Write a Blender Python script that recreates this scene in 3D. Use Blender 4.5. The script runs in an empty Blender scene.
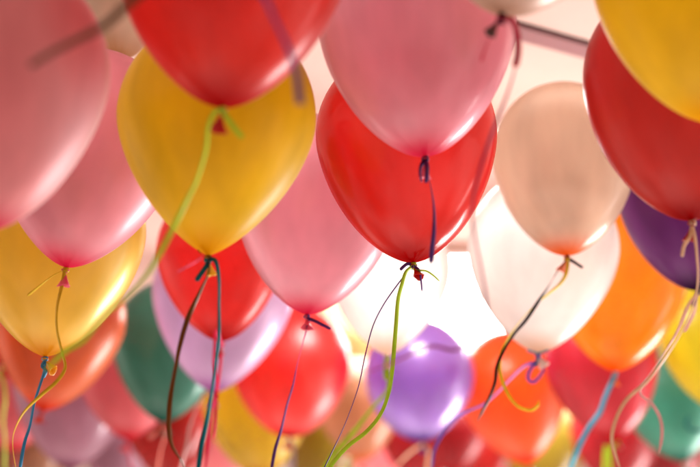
import bpy, bmesh, math, random
from mathutils import Vector, Matrix, noise
random.seed(7)
PI = math.pi
scene = bpy.context.scene
COL = scene.collection

# ------------------------------------------------------------------ camera
PITCH = math.radians(16)
FPX = 2000.0                                   # focal length in photo pixels (700 wide)
cam_d = bpy.data.cameras.new('camera'); cam = bpy.data.objects.new('camera', cam_d); COL.objects.link(cam)
cam_d.sensor_width = 36; cam_d.lens = FPX / 700 * 36
cam.location = (0, 0, 0); cam.rotation_euler = (PI/2 + PITCH, 0, 0)
cam_d.clip_start = .05; cam_d.clip_end = 200
cam_d.dof.use_dof = True; cam_d.dof.focus_distance = 3.05; cam_d.dof.aperture_fstop = 2.4
scene.camera = cam
FW = Vector((0, math.cos(PITCH), math.sin(PITCH))); UP = Vector((0, -math.sin(PITCH), math.cos(PITCH))); RT = Vector((1, 0, 0))
def at(x, y, d):
    return FW*d + RT*((x-350)*d/FPX) + UP*((233.5-y)*d/FPX)
def at_z(x, y, z):
    r = FW + RT*((x-350)/FPX) + UP*((233.5-y)/FPX)
    return r * (z / r.z)

# ------------------------------------------------------------------ world, lamps, exposure
w = bpy.data.worlds.new('World'); scene.world = w; w.use_nodes = True
bg = w.node_tree.nodes['Background']; bg.inputs[1].default_value = .68
_t = w.node_tree; _c = _t.nodes.new('ShaderNodeTexCoord'); _n = _t.nodes.new('ShaderNodeTexNoise'); _n.inputs['Scale'].default_value = 1.6; _n.inputs['Detail'].default_value = 2
_t.links.new(_c.outputs['Generated'], _n.inputs[0]); _r = _t.nodes.new('ShaderNodeValToRGB'); _t.links.new(_n.outputs[0], _r.inputs[0]); 
# the room is bright on its window side (ahead of the camera, low) and dim behind the camera
_s = _t.nodes.new('ShaderNodeVectorMath'); _s.operation = 'DOT_PRODUCT'; _s.inputs[1].default_value = (.25, .85, -.45); _t.links.new(_c.outputs['Generated'], _s.inputs[0])
_m = _t.nodes.new('ShaderNodeMapRange'); _m.interpolation_type = 'SMOOTHSTEP'; _t.links.new(_s.outputs['Value'], _m.inputs[0])
_m.inputs[1].default_value = -.7; _m.inputs[2].default_value = .8; _m.inputs[3].default_value = .16; _m.inputs[4].default_value = 2.0
_x = _t.nodes.new('ShaderNodeVectorMath'); _x.operation = 'SCALE'; _t.links.new(_r.outputs[0], _x.inputs[0]); _t.links.new(_m.outputs[0], _x.inputs['Scale']); _t.links.new(_x.outputs[0], bg.inputs[0])
_r.color_ramp.elements[0].position = .40; _r.color_ramp.elements[0].color = (.30, .17, .12, 1); _r.color_ramp.elements[1].position = .62; _r.color_ramp.elements[1].color = (1.9, 1.55, 1.38, 1)
def area(name, loc, target, sx, sy, power, col):
    l = bpy.data.lights.new(name, 'AREA'); l.shape = 'RECTANGLE'; l.size = sx; l.size_y = sy; l.energy = power; l.color = col
    o = bpy.data.objects.new(name, l); COL.objects.link(o); o.location = loc
    o.rotation_euler = (Vector(target) - Vector(loc)).to_track_quat('-Z', 'Y').to_euler()
    return o
area('window_light', (3.3, 6.6, -1.0), (0, 3.4, .9), .9, 1.9, 190, (1, .93, .9))
area('window_light', (5.2, 5.2, -.8), (0, 3.4, .9), .35, 1.7, 22, (1, .93, .9))
scene.view_settings.view_transform = 'Standard'; scene.view_settings.look = 'None'
scene.view_settings.exposure = .38; scene.view_settings.gamma = 1
scene.cycles.max_bounces = 14; scene.cycles.transmission_bounces = 10; scene.cycles.diffuse_bounces = 5
scene.cycles.transparent_max_bounces = 16; scene.cycles.use_denoising = True
scene.cycles.sample_clamp_indirect = 6

# ------------------------------------------------------------------ helpers
def tag(o, label=None, cat=None, group=None, kind=None):
    for k, v in (('label', label), ('category', cat), ('group', group), ('kind', kind)):
        if v: o[k] = v
    return o
def empty(name, m):
    o = bpy.data.objects.new(name, None); COL.objects.link(o); o.matrix_world = m; o.empty_display_size = .05
    return o
def link(name, verts, faces, mat, parent=None, smooth=True):
    me = bpy.data.meshes.new(name); me.from_pydata([tuple(v) for v in verts], [], faces); me.update()
    if smooth: me.polygons.foreach_set('use_smooth', [True]*len(me.polygons))
    o = bpy.data.objects.new(name, me); COL.objects.link(o); me.materials.append(mat)
    if parent: o.parent = parent
    return o
def box(x0, x1, y0, y1, z0, z1):
    v = [(x, y, z) for z in (z0, z1) for y in (y0, y1) for x in (x0, x1)]
    f = [(0,2,3,1), (4,5,7,6), (0,1,5,4), (2,6,7,3), (0,4,6,2), (1,3,7,5)]
    return v, f
def boxes(lst):
    V, F = [], []
    for b in lst:
        v, f = box(*b); n = len(V); V += v; F += [tuple(i+n for i in q) for q in f]
    return V, F
class NT:
    def __init__(s, name):
        s.m = bpy.data.materials.new(name); s.m.use_nodes = True; s.t = s.m.node_tree; s.t.nodes.clear()
    def n(s, typ, **kw):
        o = s.t.nodes.new(typ)
        for k, v in kw.items(): setattr(o, k, v)
        return o
    def l(s, a, b): s.t.links.new(a, b)
    def math(s, op, a, b=None, c=None):
        o = s.n('ShaderNodeMath', operation=op)
        for i, q in enumerate((a, b, c)):
            if q is None: continue
            if isinstance(q, (int, float)): o.inputs[i].default_value = q
            else: s.l(q, o.inputs[i])
        return o.outputs[0]
    def mixc(s, fac, a, b):
        o = s.n('ShaderNodeMix', data_type='RGBA')
        for i, q in ((0, fac), (6, a), (7, b)):
            if isinstance(q, (int, float)): o.inputs[i].default_value = q
            elif isinstance(q, tuple): o.inputs[i].default_value = (*q, 1)
            else: s.l(q, o.inputs[i])
        return o.outputs[2]
    def mixs(s, fac, a, b):
        o = s.n('ShaderNodeMixShader')
        if isinstance(fac, (int, float)): o.inputs[0].default_value = fac
        else: s.l(fac, o.inputs[0])
        s.l(a, o.inputs[1]); s.l(b, o.inputs[2]); return o.outputs[0]
    def out(s, sh):
        o = s.n('ShaderNodeOutputMaterial'); s.l(sh, o.inputs[0]); return s.m

# ------------------------------------------------------------------ materials
LATEX = {  # stretched colour, colour of the unstretched rubber at the neck, see-through share, pearly share, translucent share
 'red':          ((.88,.034,.018), (.40,.002,.004), .30, .02, .66),
 'glow_red':     ((.92,.030,.026), (.45,.003,.006), .26, .04, .72),
 'yellow':       ((1.0,.755,.012), (.84,.46,.004), .04, .0, .58),
 'gold':         ((.96,.68,.02), (.72,.30,.004), .30, .26, .55),
 'pink':         ((.98,.48,.59), (.76,.012,.09), .30, .13, .66),
 'dusty_pink':   ((.90,.38,.41), (.60,.02,.08), .14, .12, .60),
 'coral':        ((.88,.25,.29), (.60,.01,.03), .16, .06, .60),
 'orange':       ((.86,.20,.035), (.70,.05,.01), .16, .12, .60),
 'orange_light': ((1.0,.46,.006), (.85,.15,.004), .05, .02, .72),
 'orange_deep':  ((.80,.14,.014), (.65,.03,.004), .12, .10, .60),
 'teal':         ((.08,.34,.25), (.01,.12,.09), .16, .12, .60),
 'mauve':        ((.58,.31,.42), (.22,.05,.12), .16, .12, .60),
 'lilac':        ((.72,.50,.74), (.35,.12,.35), .28, .18, .60),
 'ivory':        ((.98,.94,.92), (.70,.48,.35), .34, .06, .80),
 'pearl':        ((.86,.70,.62), (.55,.36,.27), .24, .20, .55),
 'peach':        ((.98,.80,.64), (.92,.16,.01), .34, .10, .66),
 'cream':        ((.86,.72,.58), (.60,.35,.18), .20, .15, .60),
 'champagne':    ((.52,.27,.16), (.50,.15,.05), .08, .05, .60),
 'purple':       ((.27,.03,.31), (.03,.003,.04), .12, .08, .55),
 'violet':       ((.38,.18,.62), (.08,.02,.22), .18, .20, .60),
 'rose':         ((.70,.035,.07), (.45,.003,.01), .08, .05, .60),
 'crimson':      ((.34,.010,.018), (.25,.002,.005), .14, .10, .60),
 'red_dense':    ((.90,.040,.026), (.40,.002,.004), .05, .02, .62),
 'red_deep':     ((.72,.028,.014), (.30,.002,.004), .30, .02, .62),
 'red_shaded':      ((.52,.020,.016), (.25,.002,.004), .14, .03, .60),  # darker copy of red: shade of the far row put into the colour
 'lemon':        ((.80,.70,.03), (.60,.36,.01), .16, .06, .58),
 'moss':         ((.32,.22,.02), (.2,.10,.004), .10, .05, .50),
 'amber':        ((.52,.21,.07), (.4,.10,.02), .10, .05, .55),
 'olive':        ((.72,.52,.02), (.45,.20,.004), .12, .08, .60),
}
def make_latex(name):
    base, deep, tr, pearl, trl = LATEX[name]
    k = NT('latex_' + name)
    tc = k.n('ShaderNodeTexCoord'); oi = k.n('ShaderNodeObjectInfo')
    ln = k.n('ShaderNodeVectorMath', operation='LENGTH'); k.l(tc.outputs['Object'], ln.inputs[0])
    # the rubber is least stretched next to the knot and keeps its full colour there
    f = k.n('ShaderNodeMapRange', interpolation_type='SMOOTHERSTEP'); k.l(ln.outputs['Value'], f.inputs[0])
    f.inputs[1].default_value = .004; f.inputs[2].default_value = .085; f.inputs[3].default_value = 1; f.inputs[4].default_value = 0
    fac = k.math('POWER', f.outputs[0], 1.0)
    # uneven rubber; mirrored surroundings are put into the colour as darker streaks
    mp = k.n('ShaderNodeMapping'); mp.inputs['Scale'].default_value = (9, 9, 2.2); k.l(tc.outputs['Object'], mp.inputs[0])
    off = k.n('ShaderNodeVectorMath', operation='ADD'); k.l(mp.outputs[0], off.inputs[0])
    rr = k.math('MULTIPLY', oi.outputs['Random'], 37.0); cmb = k.n('ShaderNodeCombineXYZ'); k.l(rr, cmb.inputs[0]); k.l(rr, cmb.inputs[1]); k.l(cmb.outputs[0], off.inputs[1])
    nz = k.n('ShaderNodeTexNoise'); nz.inputs['Scale'].default_value = 1.0; nz.inputs['Detail'].default_value = 3; k.l(off.outputs[0], nz.inputs[0])
    thin = k.n('ShaderNodeMapRange'); k.l(nz.outputs[0], thin.inputs[0]); thin.inputs[1].default_value = .3; thin.inputs[2].default_value = .7
    thick = tuple(c*.62 for c in base);  # darker tone of the painted reflection streaks
    c1 = k.mixc(thin.outputs[0], thick, base)
    col = k.mixc(fac, c1, deep)
    fine = k.n('ShaderNodeTexNoise'); fine.inputs['Scale'].default_value = 260; fine.inputs['Detail'].default_value = 2; k.l(tc.outputs['Object'], fine.inputs[0])
    bmp = k.n('ShaderNodeBump'); bmp.inputs['Strength'].default_value = .02; bmp.inputs['Distance'].default_value = .001; k.l(fine.outputs[0], bmp.inputs['Height'])
    wav = k.n('ShaderNodeBump'); wav.inputs['Strength'].default_value = .28; wav.inputs['Distance'].default_value = .01; k.l(nz.outputs[0], wav.inputs['Height']); k.l(bmp.outputs[0], wav.inputs['Normal'])
    N = wav.outputs[0]
    di = k.n('ShaderNodeBsdfDiffuse'); k.l(col, di.inputs[0]); 
    tl = k.n('ShaderNodeBsdfTranslucent'); k.l(col, tl.inputs[0])
    body = k.mixs(trl, di.outputs[0], tl.outputs[0])
    sat = k.mixc(.55, (1, 1, 1), col)
    tp = k.n('ShaderNodeBsdfRefraction'); k.l(sat, tp.inputs[0]); tp.inputs['Roughness'].default_value = .5; tp.inputs['IOR'].default_value = 1.10   # milky rubber: shapes behind show only softly
    lw = k.n('ShaderNodeLayerWeight'); lw.inputs[0].default_value = .5
    face = lw.outputs['Facing']
    trf = k.math('MULTIPLY', k.math('SUBTRACT', 1.0, k.math('POWER', face, 2.0)), tr*.95)
    trf = k.math('MULTIPLY', trf, k.math('SUBTRACT', 1.0, k.math('MULTIPLY', fac, .9)))
    trf = k.math('MULTIPLY', trf, k.math('ADD', .75, k.math('MULTIPLY', thin.outputs[0], .5)))
    s = k.mixs(trf, body, tp.outputs[0])
    pg = k.n('ShaderNodeBsdfGlossy'); pg.inputs['Roughness'].default_value = .42
    k.l(k.mixc(.75, (1, 1, 1), c1), pg.inputs[0])
    pf = k.math('ADD', pearl*.5, k.math('MULTIPLY', k.math('POWER', face, 2.0), pearl*1.2))
    dull = k.math('SUBTRACT', 1.0, k.math('MULTIPLY', fac, .85)); pf = k.math('MULTIPLY', pf, dull)
    s = k.mixs(pf, s, pg.outputs[0])
    gl = k.n('ShaderNodeBsdfGlossy'); r0 = .34 if name in ('yellow', 'glow_red', 'dusty_pink') else .15; k.l(k.math('ADD', r0, k.math('MULTIPLY', oi.outputs['Random'], .16)), gl.inputs['Roughness']); k.l(N, gl.inputs['Normal'])
    gf = k.math('ADD', .06 if name in ('violet', 'glow_red') else .022, k.math('MULTIPLY', k.math('POWER', face, 5.0), .30 if name == 'yellow' else .45))
    gf = k.math('MULTIPLY', gf, dull)
    s = k.mixs(gf, s, gl.outputs[0])
    return k.out(s)
MAT = {n: make_latex(n) for n in LATEX}
def make_knot(name):
    base, deep = LATEX[name][:2]
    if name == 'pearl': base, deep = (.2,.12,.1), (.03,.015,.012)
    k = NT('rubber_' + name)
    p = k.n('ShaderNodeBsdfPrincipled'); p.inputs['Base Color'].default_value = (*[min(1, d*.85+b*.15) for b, d in zip(base, deep)], 1)
    p.inputs['Roughness'].default_value = .32
    tc = k.n('ShaderNodeTexCoord'); nz = k.n('ShaderNodeTexNoise'); nz.inputs['Scale'].default_value = 220; k.l(tc.outputs['Object'], nz.inputs[0])
    b = k.n('ShaderNodeBump'); b.inputs['Strength'].default_value = .4; b.inputs['Distance'].default_value = .001; k.l(nz.outputs[0], b.inputs['Height']); k.l(b.outputs[0], p.inputs['Normal'])
    tl = k.n('ShaderNodeBsdfTranslucent'); tl.inputs[0].default_value = (*base, 1)
    return k.out(k.mixs(.3, p.outputs[0], tl.outputs[0]))
KMAT = {n: make_knot(n) for n in LATEX}
RIB = {
 'lime': (.50,.76,.05), 'pale lime': (.60,.75,.14), 'mustard': (.68,.46,.02), 'yellow': (.80,.62,.02), 'blue': (.05,.28,.50), 'teal': (.002,.16,.20),
 'brown': (.17,.055,.006), 'hot pink': (.85,.04,.16), 'purple': (.11,.035,.24), 'dark purple': (.085,.025,.17), 'lavender': (.32,.16,.66),
 'crimson': (.55,.01,.05), 'black': (.012,.008,.010), 'tan': (.86,.60,.40), 'pale blue': (.03,.62,.85), 'pale pink': (.85,.55,.55),
 'mauve': (.38,.07,.16), 'grey': (.40,.30,.36), 'pink': (.80,.16,.30), 'coral': (.85,.28,.22), 'olive brown': (.11,.055,.015)}
def make_rib(name):
    c = RIB[name]; k = NT('ribbon_' + name.replace(' ', '_'))
    p = k.n('ShaderNodeBsdfPrincipled'); p.inputs['Roughness'].default_value = .36; p.inputs['Specular IOR Level'].default_value = .16
    tc = k.n('ShaderNodeTexCoord'); nz = k.n('ShaderNodeTexNoise'); nz.inputs['Scale'].default_value = 60; k.l(tc.outputs['Object'], nz.inputs[0])
    col = k.mixc(nz.outputs[0], tuple(q*.75 for q in c), tuple(min(1, q*1.2) for q in c)); k.l(col, p.inputs['Base Color'])
    tl = k.n('ShaderNodeBsdfTranslucent'); k.l(col, tl.inputs[0])
    return k.out(k.mixs(.22, p.outputs[0], tl.outputs[0]))
RMAT = {n: make_rib(n) for n in RIB}
def plain(name, c, rough=.7, scale=8, var=.9, bump=.2):
    k = NT(name); p = k.n('ShaderNodeBsdfPrincipled'); p.inputs['Roughness'].default_value = rough
    tc = k.n('ShaderNodeTexCoord'); nz = k.n('ShaderNodeTexNoise'); nz.inputs['Scale'].default_value = scale; nz.inputs['Detail'].default_value = 6; k.l(tc.outputs['Object'], nz.inputs[0])
    k.l(k.mixc(nz.outputs[0], tuple(q*var for q in c), c), p.inputs['Base Color'])
    b = k.n('ShaderNodeBump'); b.inputs['Strength'].default_value = bump; b.inputs['Distance'].default_value = .004; k.l(nz.outputs[0], b.inputs['Height']); k.l(b.outputs[0], p.inputs['Normal'])
    return k.out(p.outputs[0])
M_CEIL = plain('ceiling_paint', (.78, .60, .54)); M_WALL = plain('wall_paint', (.55, .34, .24))
M_BEAM = plain('beam_paint', (.36, .20, .22), .5); M_TRIM = plain('dark_trim', (.07, .03, .03), .4); M_FRAME = plain('light_frame', (.75, .68, .62), .4)
k = NT('lit_diffuser'); e = k.n('ShaderNodeEmission'); e.inputs[0].default_value = (1, .95, .90, 1); e.inputs[1].default_value = 26; M_LIT = k.out(e.outputs[0])
k = NT('added_hidden_glow'); e = k.n('ShaderNodeEmission'); e.inputs[0].default_value = (1, .95, .90, 1); e.inputs[1].default_value = 34; M_ADDED_GLOW = k.out(e.outputs[0])  # glow of the small added panel, out of sight

# ------------------------------------------------------------------ the setting
CZ = 1.50
v, f = box(-7, 7, -3, 10, CZ, CZ+.1); tag(link('ceiling', v, f, M_CEIL, smooth=False), kind='structure')
v, f = box(-7, 7, 10.002, 10.1, -1.6, CZ+.1); tag(link('wall_back', v, f, M_WALL, smooth=False), kind='structure')

# ceiling beam with its thin dark trim
A = at_z(517, 55, CZ-.04); Bp = at_z(595, 76, CZ-.04); dr = (Bp-A).normalized(); nr = Vector((-dr.y, dr.x, 0))
if nr.y > 0: nr = -nr
root = empty('ceiling_beam', Matrix.Translation((A.x, A.y, CZ)))
tag(root, 'mauve beam with a thin dark trim across the pale ceiling near the top right', 'beam')
def slab(name, a, b, z0, z1, mat, parent):
    P = []
    for z in (z0, z1):
        for s, t in ((-2.5, a), (5, a), (5, b), (-2.5, b)):
            q = dr*s + nr*t; P.append((q.x, q.y, z-CZ))
    return link(name, P, [(3,2,1,0), (4,5,6,7), (0,1,5,4), (1,2,6,5), (2,3,7,6), (3,0,4,7)], mat, parent, False)
slab('board', .008, .062, CZ-.012, CZ-.001, M_BEAM, root)
slab('trim', .063, .067, CZ-.004, CZ-.001, M_TRIM, root)

# glowing ceiling panels: a stand-in for the window, and an added hidden one
def ceiling_panel(LX0, LX1, LY0, LY1, label, fw=.035):
    cx, cy = (LX0+LX1)/2, (LY0+LY1)/2; hx, hy = (LX1-LX0)/2, (LY1-LY0)/2
    root = empty('ceiling_panel', Matrix.Translation((cx, cy, CZ))); tag(root, label, 'ceiling light')
    v, f = box(-hx, hx, -hy, hy, -.022, -.002); link('diffuser', v, f, M_ADDED_GLOW if fw < .02 else M_LIT, root, False)
    v, f = boxes([(-hx-fw, -hx-.001, -hy-fw, hy+fw, -.034, -.001), (hx+.001, hx+fw, -hy-fw, hy+fw, -.034, -.001),
                  (-hx-.0009, hx+.0009, -hy-fw, -hy-.001, -.033, -.001), (-hx-.0009, hx+.0009, hy+.001, hy+fw, -.033, -.001)])
    link('frame', v, f, M_FRAME, root, False)
ceiling_panel(.0, .30, 4.14, 4.46, 'small added ceiling panel for highlights, hidden behind the central red balloon', .008)  # unseen, added to give the red and violet balloons their pale spots
ceiling_panel(-.10, 1.02, 5.36, 6.5, 'bright white ceiling panel standing in for the window behind the white balloons')  # stands in for the bright window behind the balloons

# ------------------------------------------------------------------ balloons
NS = 80
def lathe(prof, seed=None, amp=0, ns=NS):
    V, F = [], []
    for r, z in prof:
        for i in range(ns):
            a = 2*PI*i/ns; rr = r
            if seed is not None:
                rr *= 1 + amp*noise.noise(Vector((math.cos(a)*.9, math.sin(a)*.9, z*6+seed*9.1)))
            if seed is not None:
                rr *= 1 + .045*math.sin(13*a + 2*math.sin(3*a+seed))*math.exp(-abs(z)/.010)
            V.append((rr*math.cos(a), rr*math.sin(a), z))
    for j in range(len(prof)-1):
        for i in range(ns):
            a, b = j*ns+i, j*ns+(i+1) % ns; F.append((a, b, b+ns, a+ns))
    return V, F
def body_mesh(W, b, seed):
    L = (.72 if b >= .575 else .62)*W; T = .52*W; P = []
    neck = .0034
    P.append((.0028, -.002)); P.append((neck, .0015))
    n = 40
    for j in range(1, n+1):
        t = (j/n)**1.4                       # 0 at the knot, 1 at the widest part
        s = 1-t
        r = .5*W*(1-s**1.7)**b
        r = (r**2.2 + neck**2.2)**(1/2.2)
        P.append((r, .0015 + (L-.0015)*t))
    n = 26
    for j in range(1, n):
        a = PI/2*j/n; P.append((.5*W*math.cos(a)**.98, L+T*math.sin(a)))
    V, F = lathe(P, seed, .028)
    V.append((0, 0, L+T)); c = len(V)-1; o = (len(P)-1)*NS
    for i in range(NS): F.append((o+i, o+(i+1) % NS, c))
    c2 = len(V); V.append((0, 0, -.002))
    for i in range(NS): F.append(((i+1) % NS, i, c2))
    return V, F
def knot_mesh(ns=24):
    # a rolled lump: two crossing swellings
    P = []
    for j in range(15):
        a = -PI/2 + PI*j/14
        P.append((max(.0002, .0052*math.cos(a)*(1+.18*math.sin(3*a))), -.0045+.0040*math.sin(a)))
    V, F = lathe(P, 3, .5, ns)
    return V, F
def tail_mesh(seed, size, ns=36):
    # flared, hollow, crumpled end of the neck with a rolled lip
    prof = [(.0022, -.006), (.0028, -.008), (.0042, -.0115), (.0062, -.0155), (.0082, -.0190), (.0088, -.0196), (.0092, -.0204), (.0086, -.0210), (.0076, -.0202), (.0052, -.0160), (.0030, -.0115), (.0010, -.0085)]
    V, F = [], []
    for r, z in prof:
        for i in range(ns):
            a = 2*PI*i/ns
            k = max(0, (-z-.008)/.012)
            q = 1 + k*(.08*math.sin(3*a+seed) + .05*math.sin(5*a+seed*2))
            V.append((r*q*math.cos(a)*1.05*size, r*q*math.sin(a)*.62*size, (z+.006)*size-.006 + k*.0012*math.sin(2*a+seed)))
    for j in range(len(prof)-1):
        for i in range(ns):
            a, b = j*ns+i, j*ns+(i+1) % ns; F.append((b, a, a+ns, b+ns))
    return V, F
KM = None
def catmull(pts, n=9):
    P = [pts[0]] + list(pts) + [pts[-1]]; out = []
    for i in range(1, len(P)-2):
        for j in range(n):
            t = j/n; a, b, c, d = P[i-1], P[i], P[i+1], P[i+2]
            out.append(.5*((2*b) + (c-a)*t + (2*a-5*b+4*c-d)*t*t + (3*b-a-3*c+d)*t**3))
    out.append(P[-2]); return out
def strip(pts, width, tw0=0, tw=0, seed=0, thick=.00022, end_taper=0):
    """a flat curling ribbon swept along world points: four-sided section, twisting as it goes"""
    C = catmull(pts); V, F = [], []; s = 0
    for i, p in enumerate(C):
        t = (C[min(i+1, len(C)-1)] - C[max(i-1, 0)]).normalized()
        if i: s += (p-C[i-1]).length
        side = t.cross(FW).normalized(); nrm = side.cross(t).normalized()
        a = tw0*.4 + 1.0*math.sin((.5+tw)*s*13 + seed) + .7*noise.noise(Vector((s*9, seed*3.7, .5)))
        u = side*math.cos(a) + nrm*math.sin(a); n = t.cross(u).normalized()
        wd = width/2
        q = i/(len(C)-1)
        if end_taper and q > 1-end_taper: wd *= max(.12, (1-q)/end_taper)
        cup = n*(wd*.10)
        for du, dn in ((-1, 1), (0, 1), (1, 1), (1, -1), (0, -1), (-1, -1)):
            V.append(p + u*wd*du + n*thick*dn + (cup if du == 0 else Vector()))
    for i in range(len(C)-1):
        for j in range(6):
            a, b = i*6+j, i*6+(j+1) % 6; F.append((a, b, b+6, a+6))
    F.append((5,4,3,2,1,0)); e = (len(C)-1)*6; F.append(tuple(e+j for j in range(6)))
    return V, F
def ring(p, r, tube, axis, ns=20, nt=8, squash=1.0):
    z = axis.normalized(); x = z.orthogonal().normalized(); y = z.cross(x); V, F = [], []
    for i in range(ns):
        a = 2*PI*i/ns; c = x*math.cos(a) + y*math.sin(a)
        for j in range(nt):
            b = 2*PI*j/nt; V.append(p + c*(r+tube*math.cos(b)*.6) + z*tube*math.sin(b)*1.3*squash)
    for i in range(ns):
        for j in range(nt):
            F.append((i*nt+j, ((i+1) % ns)*nt+j, ((i+1) % ns)*nt+(j+1) % nt, i*nt+(j+1) % nt))
    return V, F
def join(parts):
    V, F = [], []
    for v, f in parts:
        n = len(V); V += list(v); F += [tuple(i+n for i in q) for q in f]
    return V, F

# ribbons: key -> list of (colour, width mm, [strands of photo pixels], depth towards the camera (m), start twist, twist per metre/6)
R = {
 'b': [('lime', 4.6, [[(222,111),(214,113),(208,128),(206,150),(197,180),(187,200),(171,232),(151,268),(130,294),(106,314),(84,340),(64,352),(44,372)], [(222,111),(228,119),(236,130),(243,138)]], .01, .3, .5)],
 'd': [('mustard', 4.0, [[(65,270),(62,285),(57,308),(57,330),(62,352),(65,368),(56,382),(40,396),(24,412),(14,432),(13,450),(17,475)], [(65,270),(54,275),(42,284),(27,296)]], .01, .8, .8)],
 'e': [('blue', 4.2, [[(45,360),(44,372),(39,388),(34,404),(30,425),(24,445),(19,475)], [(45,360),(42,366),(46,371),(43,378)]], .01, .5, .6)],
 'g': [('pale lime', 5.6, [[(3,368),(-1,374),(3,380),(5,398),(3,420),(5,440),(4,478)]], .02, .2, .4)],
 'c': [('brown', 5.2, [[(209,259),(209,272),(200,292),(188,318),(180,345),(175,370),(170,400),(169,425),(172,445),(182,462),(190,480)], [(209,258),(203,255),(198,250)]], .01, .9, .9),
       ('teal', 5.2, [[(210,259),(216,262),(219,280),(219,305),(219,335),(216,362),(212,390),(207,420),(201,448),(197,480)], [(209,262),(203,271),(196,281)]], .02, .2, .25)],
 'k': [('hot pink', 4.6, [[(222,346),(216,330),(215,345),(214,365),(217,385),(212,410),(209,440),(204,480)], [(222,346),(220,370),(217,395),(216,408),(214,440)]], .14, .3, .9),
       ('pink', 3.0, [[(216,246),(200,259),(188,266),(177,272)]], .16, .3, 0)],
 'n': [('purple', 4.2, [[(307,318),(309,320),(303,342),(297,365),(293,385),(287,405),(281,430),(275,450),(270,478)], [(307,318),(315,321),(323,325),(331,329)]], .01, .9, .5)],
 'o': [('dark purple', 5.0, [[(425,160),(427,172),(431,188),(434,208),(434,230),(432,250),(431,264)], [(425,160),(421,166),(420,174),(422,182)], [(425,160),(427,166),(427,174),(426,183)]], .03, .7, .5)],
 'p': [('lime', 4.8, [[(413,266),(406,272),(402,284),(398,300),(396,325),(394,350),(392,372),(388,395),(380,415),(366,432),(348,446),(332,464),(324,480),(306,500)], [(413,266),(415,270),(426,271),(434,276),(439,281)]], .01, .9, .1),
       ('purple', 3.6, [[(413,266),(419,270),(421,280),(422,291)], [(413,265),(407,264),(400,270)]], .012, .6, .2),
       ('dark purple', 1.5, [[(412,266),(398,284),(384,304),(373,326),(365,356),(358,388),(345,424),(332,452),(318,480)]], -.02, .3, .2)],
 'q': [('lime', 8.0, [[(388,358),(388,370),(389,384),(386,393),(374,406),(360,424),(345,442),(330,460),(318,480)], [(388,358),(385,366),(386,380)]], .02, .2, .2)],
 'r': [('black', 6.5, [[(502,15),(500,20),(504,25)]], .004, .1, 0), ('crimson', 6.0, [[(502,18),(512,20),(517,34),(518,52),(515,68)], [(502,18),(494,30),(487,44),(481,62)]], .0, .6, .35),
       ('mauve', 3.0, [[(502,18),(513,28),(516,60),(510,86),(498,118),(486,150),(476,185),(472,212),(475,238),(481,268),(486,298),(486,322),(474,338),(455,350),(432,346),(412,354),(394,362),(374,370),(354,374)]], .005, .6, .35)],
 't': [('tan', 3.8, [[(692,226),(695,238),(697,258),(698,276),(696,294),(690,314),(678,338),(662,362),(646,382),(628,398),(618,414),(612,434),(614,450),(622,474)], [(692,226),(690,236),(684,246),(682,257)]], .01, .4, .5)],
 'u': [('black', 4.6, [[(567,258),(557,272),(548,287),(538,302),(526,320),(514,334),(504,350),(497,366),(495,382),(490,396),(484,408),(477,422)], [(567,258),(574,262),(583,268)]], .01, .8, .9),
       ('yellow', 4.6, [[(568,262),(566,274),(560,284),(548,294),(534,306),(518,324),(506,342),(500,358),(501,376),(508,394),(518,406),(530,410),(537,406),(539,400)]], .0, .8, .8)],
 'v': [('blue', 4.0, [[(538,354),(532,352),(527,350)], [(538,354),(544,352),(549,350)], [(538,354),(537,362),(536,367)]], .01, .2, 0),
       ('lavender', 5.2, [[(536,362),(524,366),(511,378),(498,392),(484,404),(466,412),(450,424),(440,438),(434,452),(431,478)], [(536,362),(530,370),(528,378),(533,382),(540,376),(544,368)]], .012, .5, .5)],
 'x': [('pale blue', 8.0, [[(615,375),(611,384),(605,398),(600,412),(590,426),(582,440),(574,458),(566,480)]], .012, .3, .3)],
 'w': [('pale pink', 4.4, [[(698,294),(688,306),(678,330),(664,354),(650,374),(640,392),(652,404),(660,418),(662,434),(659,454)], [(698,294),(694,312),(684,332)]], .2, .5, .8)],
 'z': [('lime', 7.5, [[(606,445),(605,455),(604,478)], [(616,445),(610,450),(611,478)]], .03, .2, .1)],
 'B': [('tan', 7.0, [[(422,444),(428,450),(428,460),(426,480)], [(422,444),(413,450),(404,458),(396,466)]], .01, .3, .2)],
 'm': [('grey', 7.0, [[(290,441),(293,448),(293,462),(294,480)]], .01, .2, .1)],
 'l': [('pale pink', 5.2, [[(213,396),(204,394),(197,408),(190,426),(187,444),(182,462),(178,480)]], .012, .3, .3)],
 'h': [('coral', 7.0, [[(163,426),(167,432),(162,446),(159,460),(156,480)], [(163,426),(156,432),(148,438)]], .01, .3, .2)],
 'f': [('crimson', 4.0, [[(43,413),(40,420),(46,424)]], .01, .3, .2)],
 'y': [('teal', 5.0, [[(722,414),(712,430),(700,431),(690,429),(686,422),(690,416)]], .02, .3, .2)],
 'a': [], 's': [],
}
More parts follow.
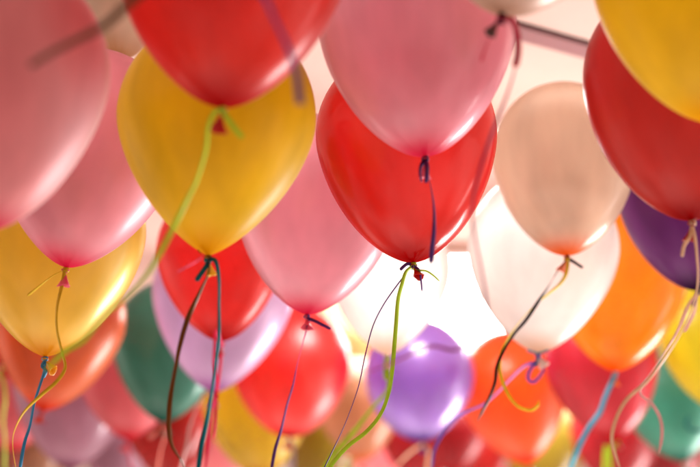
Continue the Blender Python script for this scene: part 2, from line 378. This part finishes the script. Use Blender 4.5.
BALLOONS = [
    # key, latex, knot x, knot y, x of widest part (photo pixels), width (photo pixels), shape, distance (m), label
    ('a', 'dusty_pink', -20, 232, -14, 234, 0.62, 2.393, 'big dull pink balloon cut off by the left edge, behind a blurred brown ribbon'),
    ('b', 'red', 222, 108, 230, 248, 0.64, 2.379, 'big red balloon tied with lime ribbon, in front of the large opaque yellow balloon'),
    ('c', 'yellow', 208, 256, 214, 203, 0.79, 2.758, 'large opaque yellow balloon tied with brown and teal ribbons'),
    ('d', 'pink', 66, 268, 84, 186, 0.66, 2.939, 'pink balloon with a crimson tail tied with thin mustard ribbon, over the golden balloon'),
    ('e', 'gold', 45, 357, 50, 182, 0.68, 3.163, 'shiny golden balloon at the left edge below the pink balloon, tied with blue ribbon'),
    ('f', 'orange', 43, 411, 56, 132, 0.66, 4.242, 'orange balloon with a bright streak peeking out below the shiny golden balloon'),
    ('g', 'red', 3, 364, -22, 122, 0.68, 4.427, 'red balloon cut by the left edge with a pale green ribbon hanging down'),
    ('h', 'teal', 163, 423, 168, 118, 0.66, 4.576, 'dull green balloon in the left half, between the coral pink and lilac ones'),
    ('i', 'coral', 128, 440, 128, 112, 0.66, 4.894, 'coral pink balloon directly left of the dull green balloon'),
    ('j', 'mauve', 70, 470, 70, 122, 0.66, 5.106, 'greyish mauve balloon under the streaked orange balloon at the lower left'),
    ('k', 'red', 222, 342, 218, 128, 0.64, 3.781, 'red balloon directly behind the knot of the opaque yellow balloon'),
    ('l', 'lilac', 213, 393, 220, 142, 0.72, 4.169, 'pale lilac balloon between the dull green one and a glowing red one'),
    ('m', 'glow_red', 290, 438, 290, 120, 0.57, 4.882, 'glowing round red balloon with a soft pale spot, behind a thin purple ribbon'),
    ('n', 'pink', 307, 315, 316, 168, 0.66, 3.333, 'pink balloon between the opaque yellow balloon and the central red balloon'),
    ('o', 'pink', 425, 157, 418, 202, 0.62, 2.772, 'big pink balloon at the top centre tied with dark purple ribbon'),
    ('p', 'red_dense', 413, 263, 408, 184, 0.62, 3.043, 'central red balloon tied with lime and purple ribbons, under the big pink one'),
    ('q', 'ivory', 387, 356, 389, 125, 0.74, 4, 'white balloon left of the bright ceiling panel with a broad lime ribbon tied below'),
    ('r', 'pearl', 502, 14, 532, 232, 0.58, 2.385, 'pearly beige balloon at the top edge tied with crimson ribbon'),
    ('s', 'yellow', 716, 123, 712, 228, 0.62, 2.477, 'yellow balloon filling the top right corner'),
    ('t', 'red_deep', 692, 221, 690, 206, 0.6, 2.726, 'red balloon at the right edge tied with tan ribbon, below the yellow corner balloon'),
    ('u', 'peach', 567, 256, 567, 146, 0.6, 3.522, 'peach balloon with an orange knot tied with black and yellow ribbons'),
    ('v', 'ivory', 538, 353, 546, 152, 0.66, 3.724, 'large white balloon behind the peach balloon, tied with blue and lavender ribbons'),
    ('w', 'purple', 698, 291, 692, 138, 0.62, 3.652, 'dark purple balloon peeking out below the red balloon at the right edge'),
    ('x', 'orange_light', 615, 372, 622, 140, 0.66, 4.114, 'bright light orange balloon right of the large white one, tied with pale blue ribbon'),
    ('y', 'lemon', 722, 412, 718, 112, 0.66, 4.821, 'yellow balloon cut by the right edge beside the teal and light orange balloons'),
    ('z', 'rose', 617, 441, 604, 114, 0.66, 4.737, 'rose red balloon below the bright light orange balloon'),
    ('A', 'orange_deep', 528, 465, 514, 112, 0.7, 5.089, 'deep orange balloon below the large white balloon, behind a curled yellow ribbon'),
    ('B', 'violet', 422, 442, 419, 110, 0.57, 4.945, 'shiny violet balloon with a white reflection on top, under the bright ceiling panel'),
    ('C', 'teal', 684, 462, 672, 104, 0.66, 5.192, 'teal balloon at the lower right, left of the yellow balloon cut by the edge'),
    ('D', 'crimson', 622, 492, 618, 92, 0.66, 6.087, 'dark crimson balloon at the bottom edge under the rose red balloon'),
    ('E', 'crimson', 452, 475, 456, 66, 0.66, 5.858, 'small crimson balloon between the violet and deep orange balloons'),
    ('F', 'olive', 262, 478, 256, 112, 0.66, 5.118, 'mustard yellow balloon below and between the lilac and glowing red balloons'),
    ('G', 'moss', 545, 500, 545, 86, 0.66, 6.483, 'dark mustard balloon at the bottom edge under the deep orange balloon'),
    ('H', 'champagne', 362, 462, 358, 86, 0.66, 5.71, 'tan balloon with a small highlight between the glowing red and violet balloons'),
    ('I', 'red_shaded', 168, 482, 168, 96, 0.66, 5.625, 'red balloon at the bottom edge under the dull green balloon'),
    ('J', 'dusty_pink', 222, 492, 224, 90, 0.66, 6, 'dusty pink balloon at the bottom edge under the pale lilac balloon'),
    ('K', 'amber', 338, 408, 338, 92, 0.66, 5.929, 'amber balloon far back between the glowing red balloon and the white balloon'),
    ('L', 'cream', 118, 60, 112, 150, 0.62, 3.263, 'cream balloon high up in the gap between the big dull pink and big red balloons'),
    ('M', 'crimson', 436, 492, 424, 88, 0.66, 6.048, 'crimson balloon at the bottom edge under the violet balloon'),
    ('N', 'coral', 14, 452, 6, 104, 0.66, 5.385, 'coral red balloon at the left edge behind the pale green ribbon'),
    ('O', 'dusty_pink', 388, 496, 388, 84, 0.66, 6.278, 'dusty rose balloon at the bottom edge between the tan and violet balloons'),
    ('P', 'mauve', 116, 492, 116, 84, 0.66, 6.429, 'purple grey balloon with tiny glints at the bottom edge under the coral pink one'),
    ('Q', 'crimson', 668, 498, 668, 88, 0.66, 6.364, 'dark red balloon at the bottom edge under the teal balloon'),
    ('R', 'moss', 322, 494, 322, 84, 0.66, 6.131, 'olive balloon at the bottom edge under the tan balloon'),
    ('S', 'red_shaded', 488, 492, 486, 84, 0.66, 6.693, 'red balloon at the bottom edge left of the deep orange balloon'),
    ('T', 'champagne', 20, 506, 24, 100, 0.66, 5.8, 'beige balloon in the bottom left corner'),
    ('U', 'red_shaded', 420, 448, 410, 90, 0.66, 6.498, 'red balloon far back, mostly hidden behind the shiny violet balloon'),
]
KV = knot_mesh()
GROUP = 'balloons floating under the ceiling'
def balloon(key, latex, kx, ky, cx, Wp, b, d, label):
    i = BI[key]; rnd = random.Random(i*17+3)
    W = Wp*d/FPX; o = at(kx, ky, d)
    roll = math.atan2(cx-kx, .7*Wp)
    ax = (Vector((0, 0, 1))*math.cos(roll) + RT*math.sin(roll)).normalized()
    q = Vector((0, 0, 1)).rotation_difference(ax)
    m = Matrix.Translation(o) @ q.to_matrix().to_4x4() @ Matrix.Rotation(rnd.uniform(0, 6.28), 4, 'Z')
    root = empty('balloon', m); tag(root, label, 'balloon', GROUP)
    v, f = body_mesh(W, b, i); link('body', v, f, MAT[latex], root)
    kn = link('knot', *KV, KMAT[latex], root)
    v, f = tail_mesh(i, 1.15 + .25*rnd.random()); t = link('tail', v, f, KMAT[latex], root)
    tilt = Matrix.Rotation(rnd.uniform(-.6, .6), 4, 'X') @ Matrix.Rotation(rnd.uniform(-.5, .5), 4, 'Y')
    t.matrix_local = Matrix.Translation((0, 0, -.004)) @ tilt
    inv = m.inverted()
    for j, (c, wd, strands, dd, t0, tw) in enumerate(R.get(key, FILL.get(key, []))):
        parts = []
        for si, s in enumerate(strands):
            pts = []
            for pi, (x, y) in enumerate(s):
                e = min(1, pi/2)
                pts.append(at(x, y, d - .004 - dd*e + .012*noise.noise(Vector((pi*.6, i, si)))*e))
            pts[0] = pts[0] if j or True else o
            v, f = strip(pts, wd*.00135, t0+si*.5, tw, i+si*5+j*11, end_taper=.06)
            parts.append((v, f))
        # wound round the neck
        if dd < .1 and wd > 2:
            for h in (0, .0022):
                parts.append(ring(o - ax*(.002+h+j*.003), .0046, .0016, ax + RT*.2*(1 if h else -1)))
        v, f = join(parts); v = [inv @ p for p in v]
        rb = link('ribbon', v, f, RMAT[c], root); rb['label'] = ('thin ' if wd < 4 else '') + c + ' curling ribbon tied round the knot'
    return root
BI = {b[0]: i for i, b in enumerate(BALLOONS)}
# plain hanging ribbons on the far balloons
FILL = {}
fr = random.Random(5)
for b, c in (('i', 'crimson'), ('j', 'mauve'), ('N', 'grey'), ('C', 'tan'), ('H', 'pale pink'), ('K', 'mauve'), ('F', 'grey'), ('L', 'mauve')):
    x, y = BALLOONS[BI[b]][2:4]; s = [(x, y+3)]; px = x
    for q in range(1, 5):
        px += fr.uniform(-6, 6); s.append((px, y+3+q*14))
    FILL[b] = [(c, 4.6, [s], .01, .4, .5)]
for args in BALLOONS: balloon(*args)

# out of focus ribbons close to the camera, hanging from a balloon above the picture
key = 'hidden'; BI[key] = 90
balloon(key, 'teal', 196, -64, 200, 290, .64, 1.95, 'teal balloon above the picture, nearer than all the others')
def loose(c, wd, pts, d0, d1, label, seed):
    P = [at(x, y, d0 + (d1-d0)*i/(len(pts)-1)) for i, (x, y) in enumerate(pts)]
    o = P[0]; v, f = strip(P, wd*.001, .2, .1, seed)
    ob = link('ribbon', [p-o for p in v], f, RMAT[c]); ob.location = o
    tag(ob, label, 'ribbon')
loose('olive brown', 12, [(196,-60),(168,-30),(132,0),(106,24),(76,40),(52,52),(30,66)], 1.97, 1.93, 'blurred brown ribbon end close to the camera over the big dull pink balloon', 3)
loose('dark purple', 8.5, [(198,-60),(232,-40),(262,-6),(276,22),(288,48),(296,72),(300,104)], 1.94, 2.05, 'blurred dark purple ribbon crossing the big red balloon at the top left', 4)
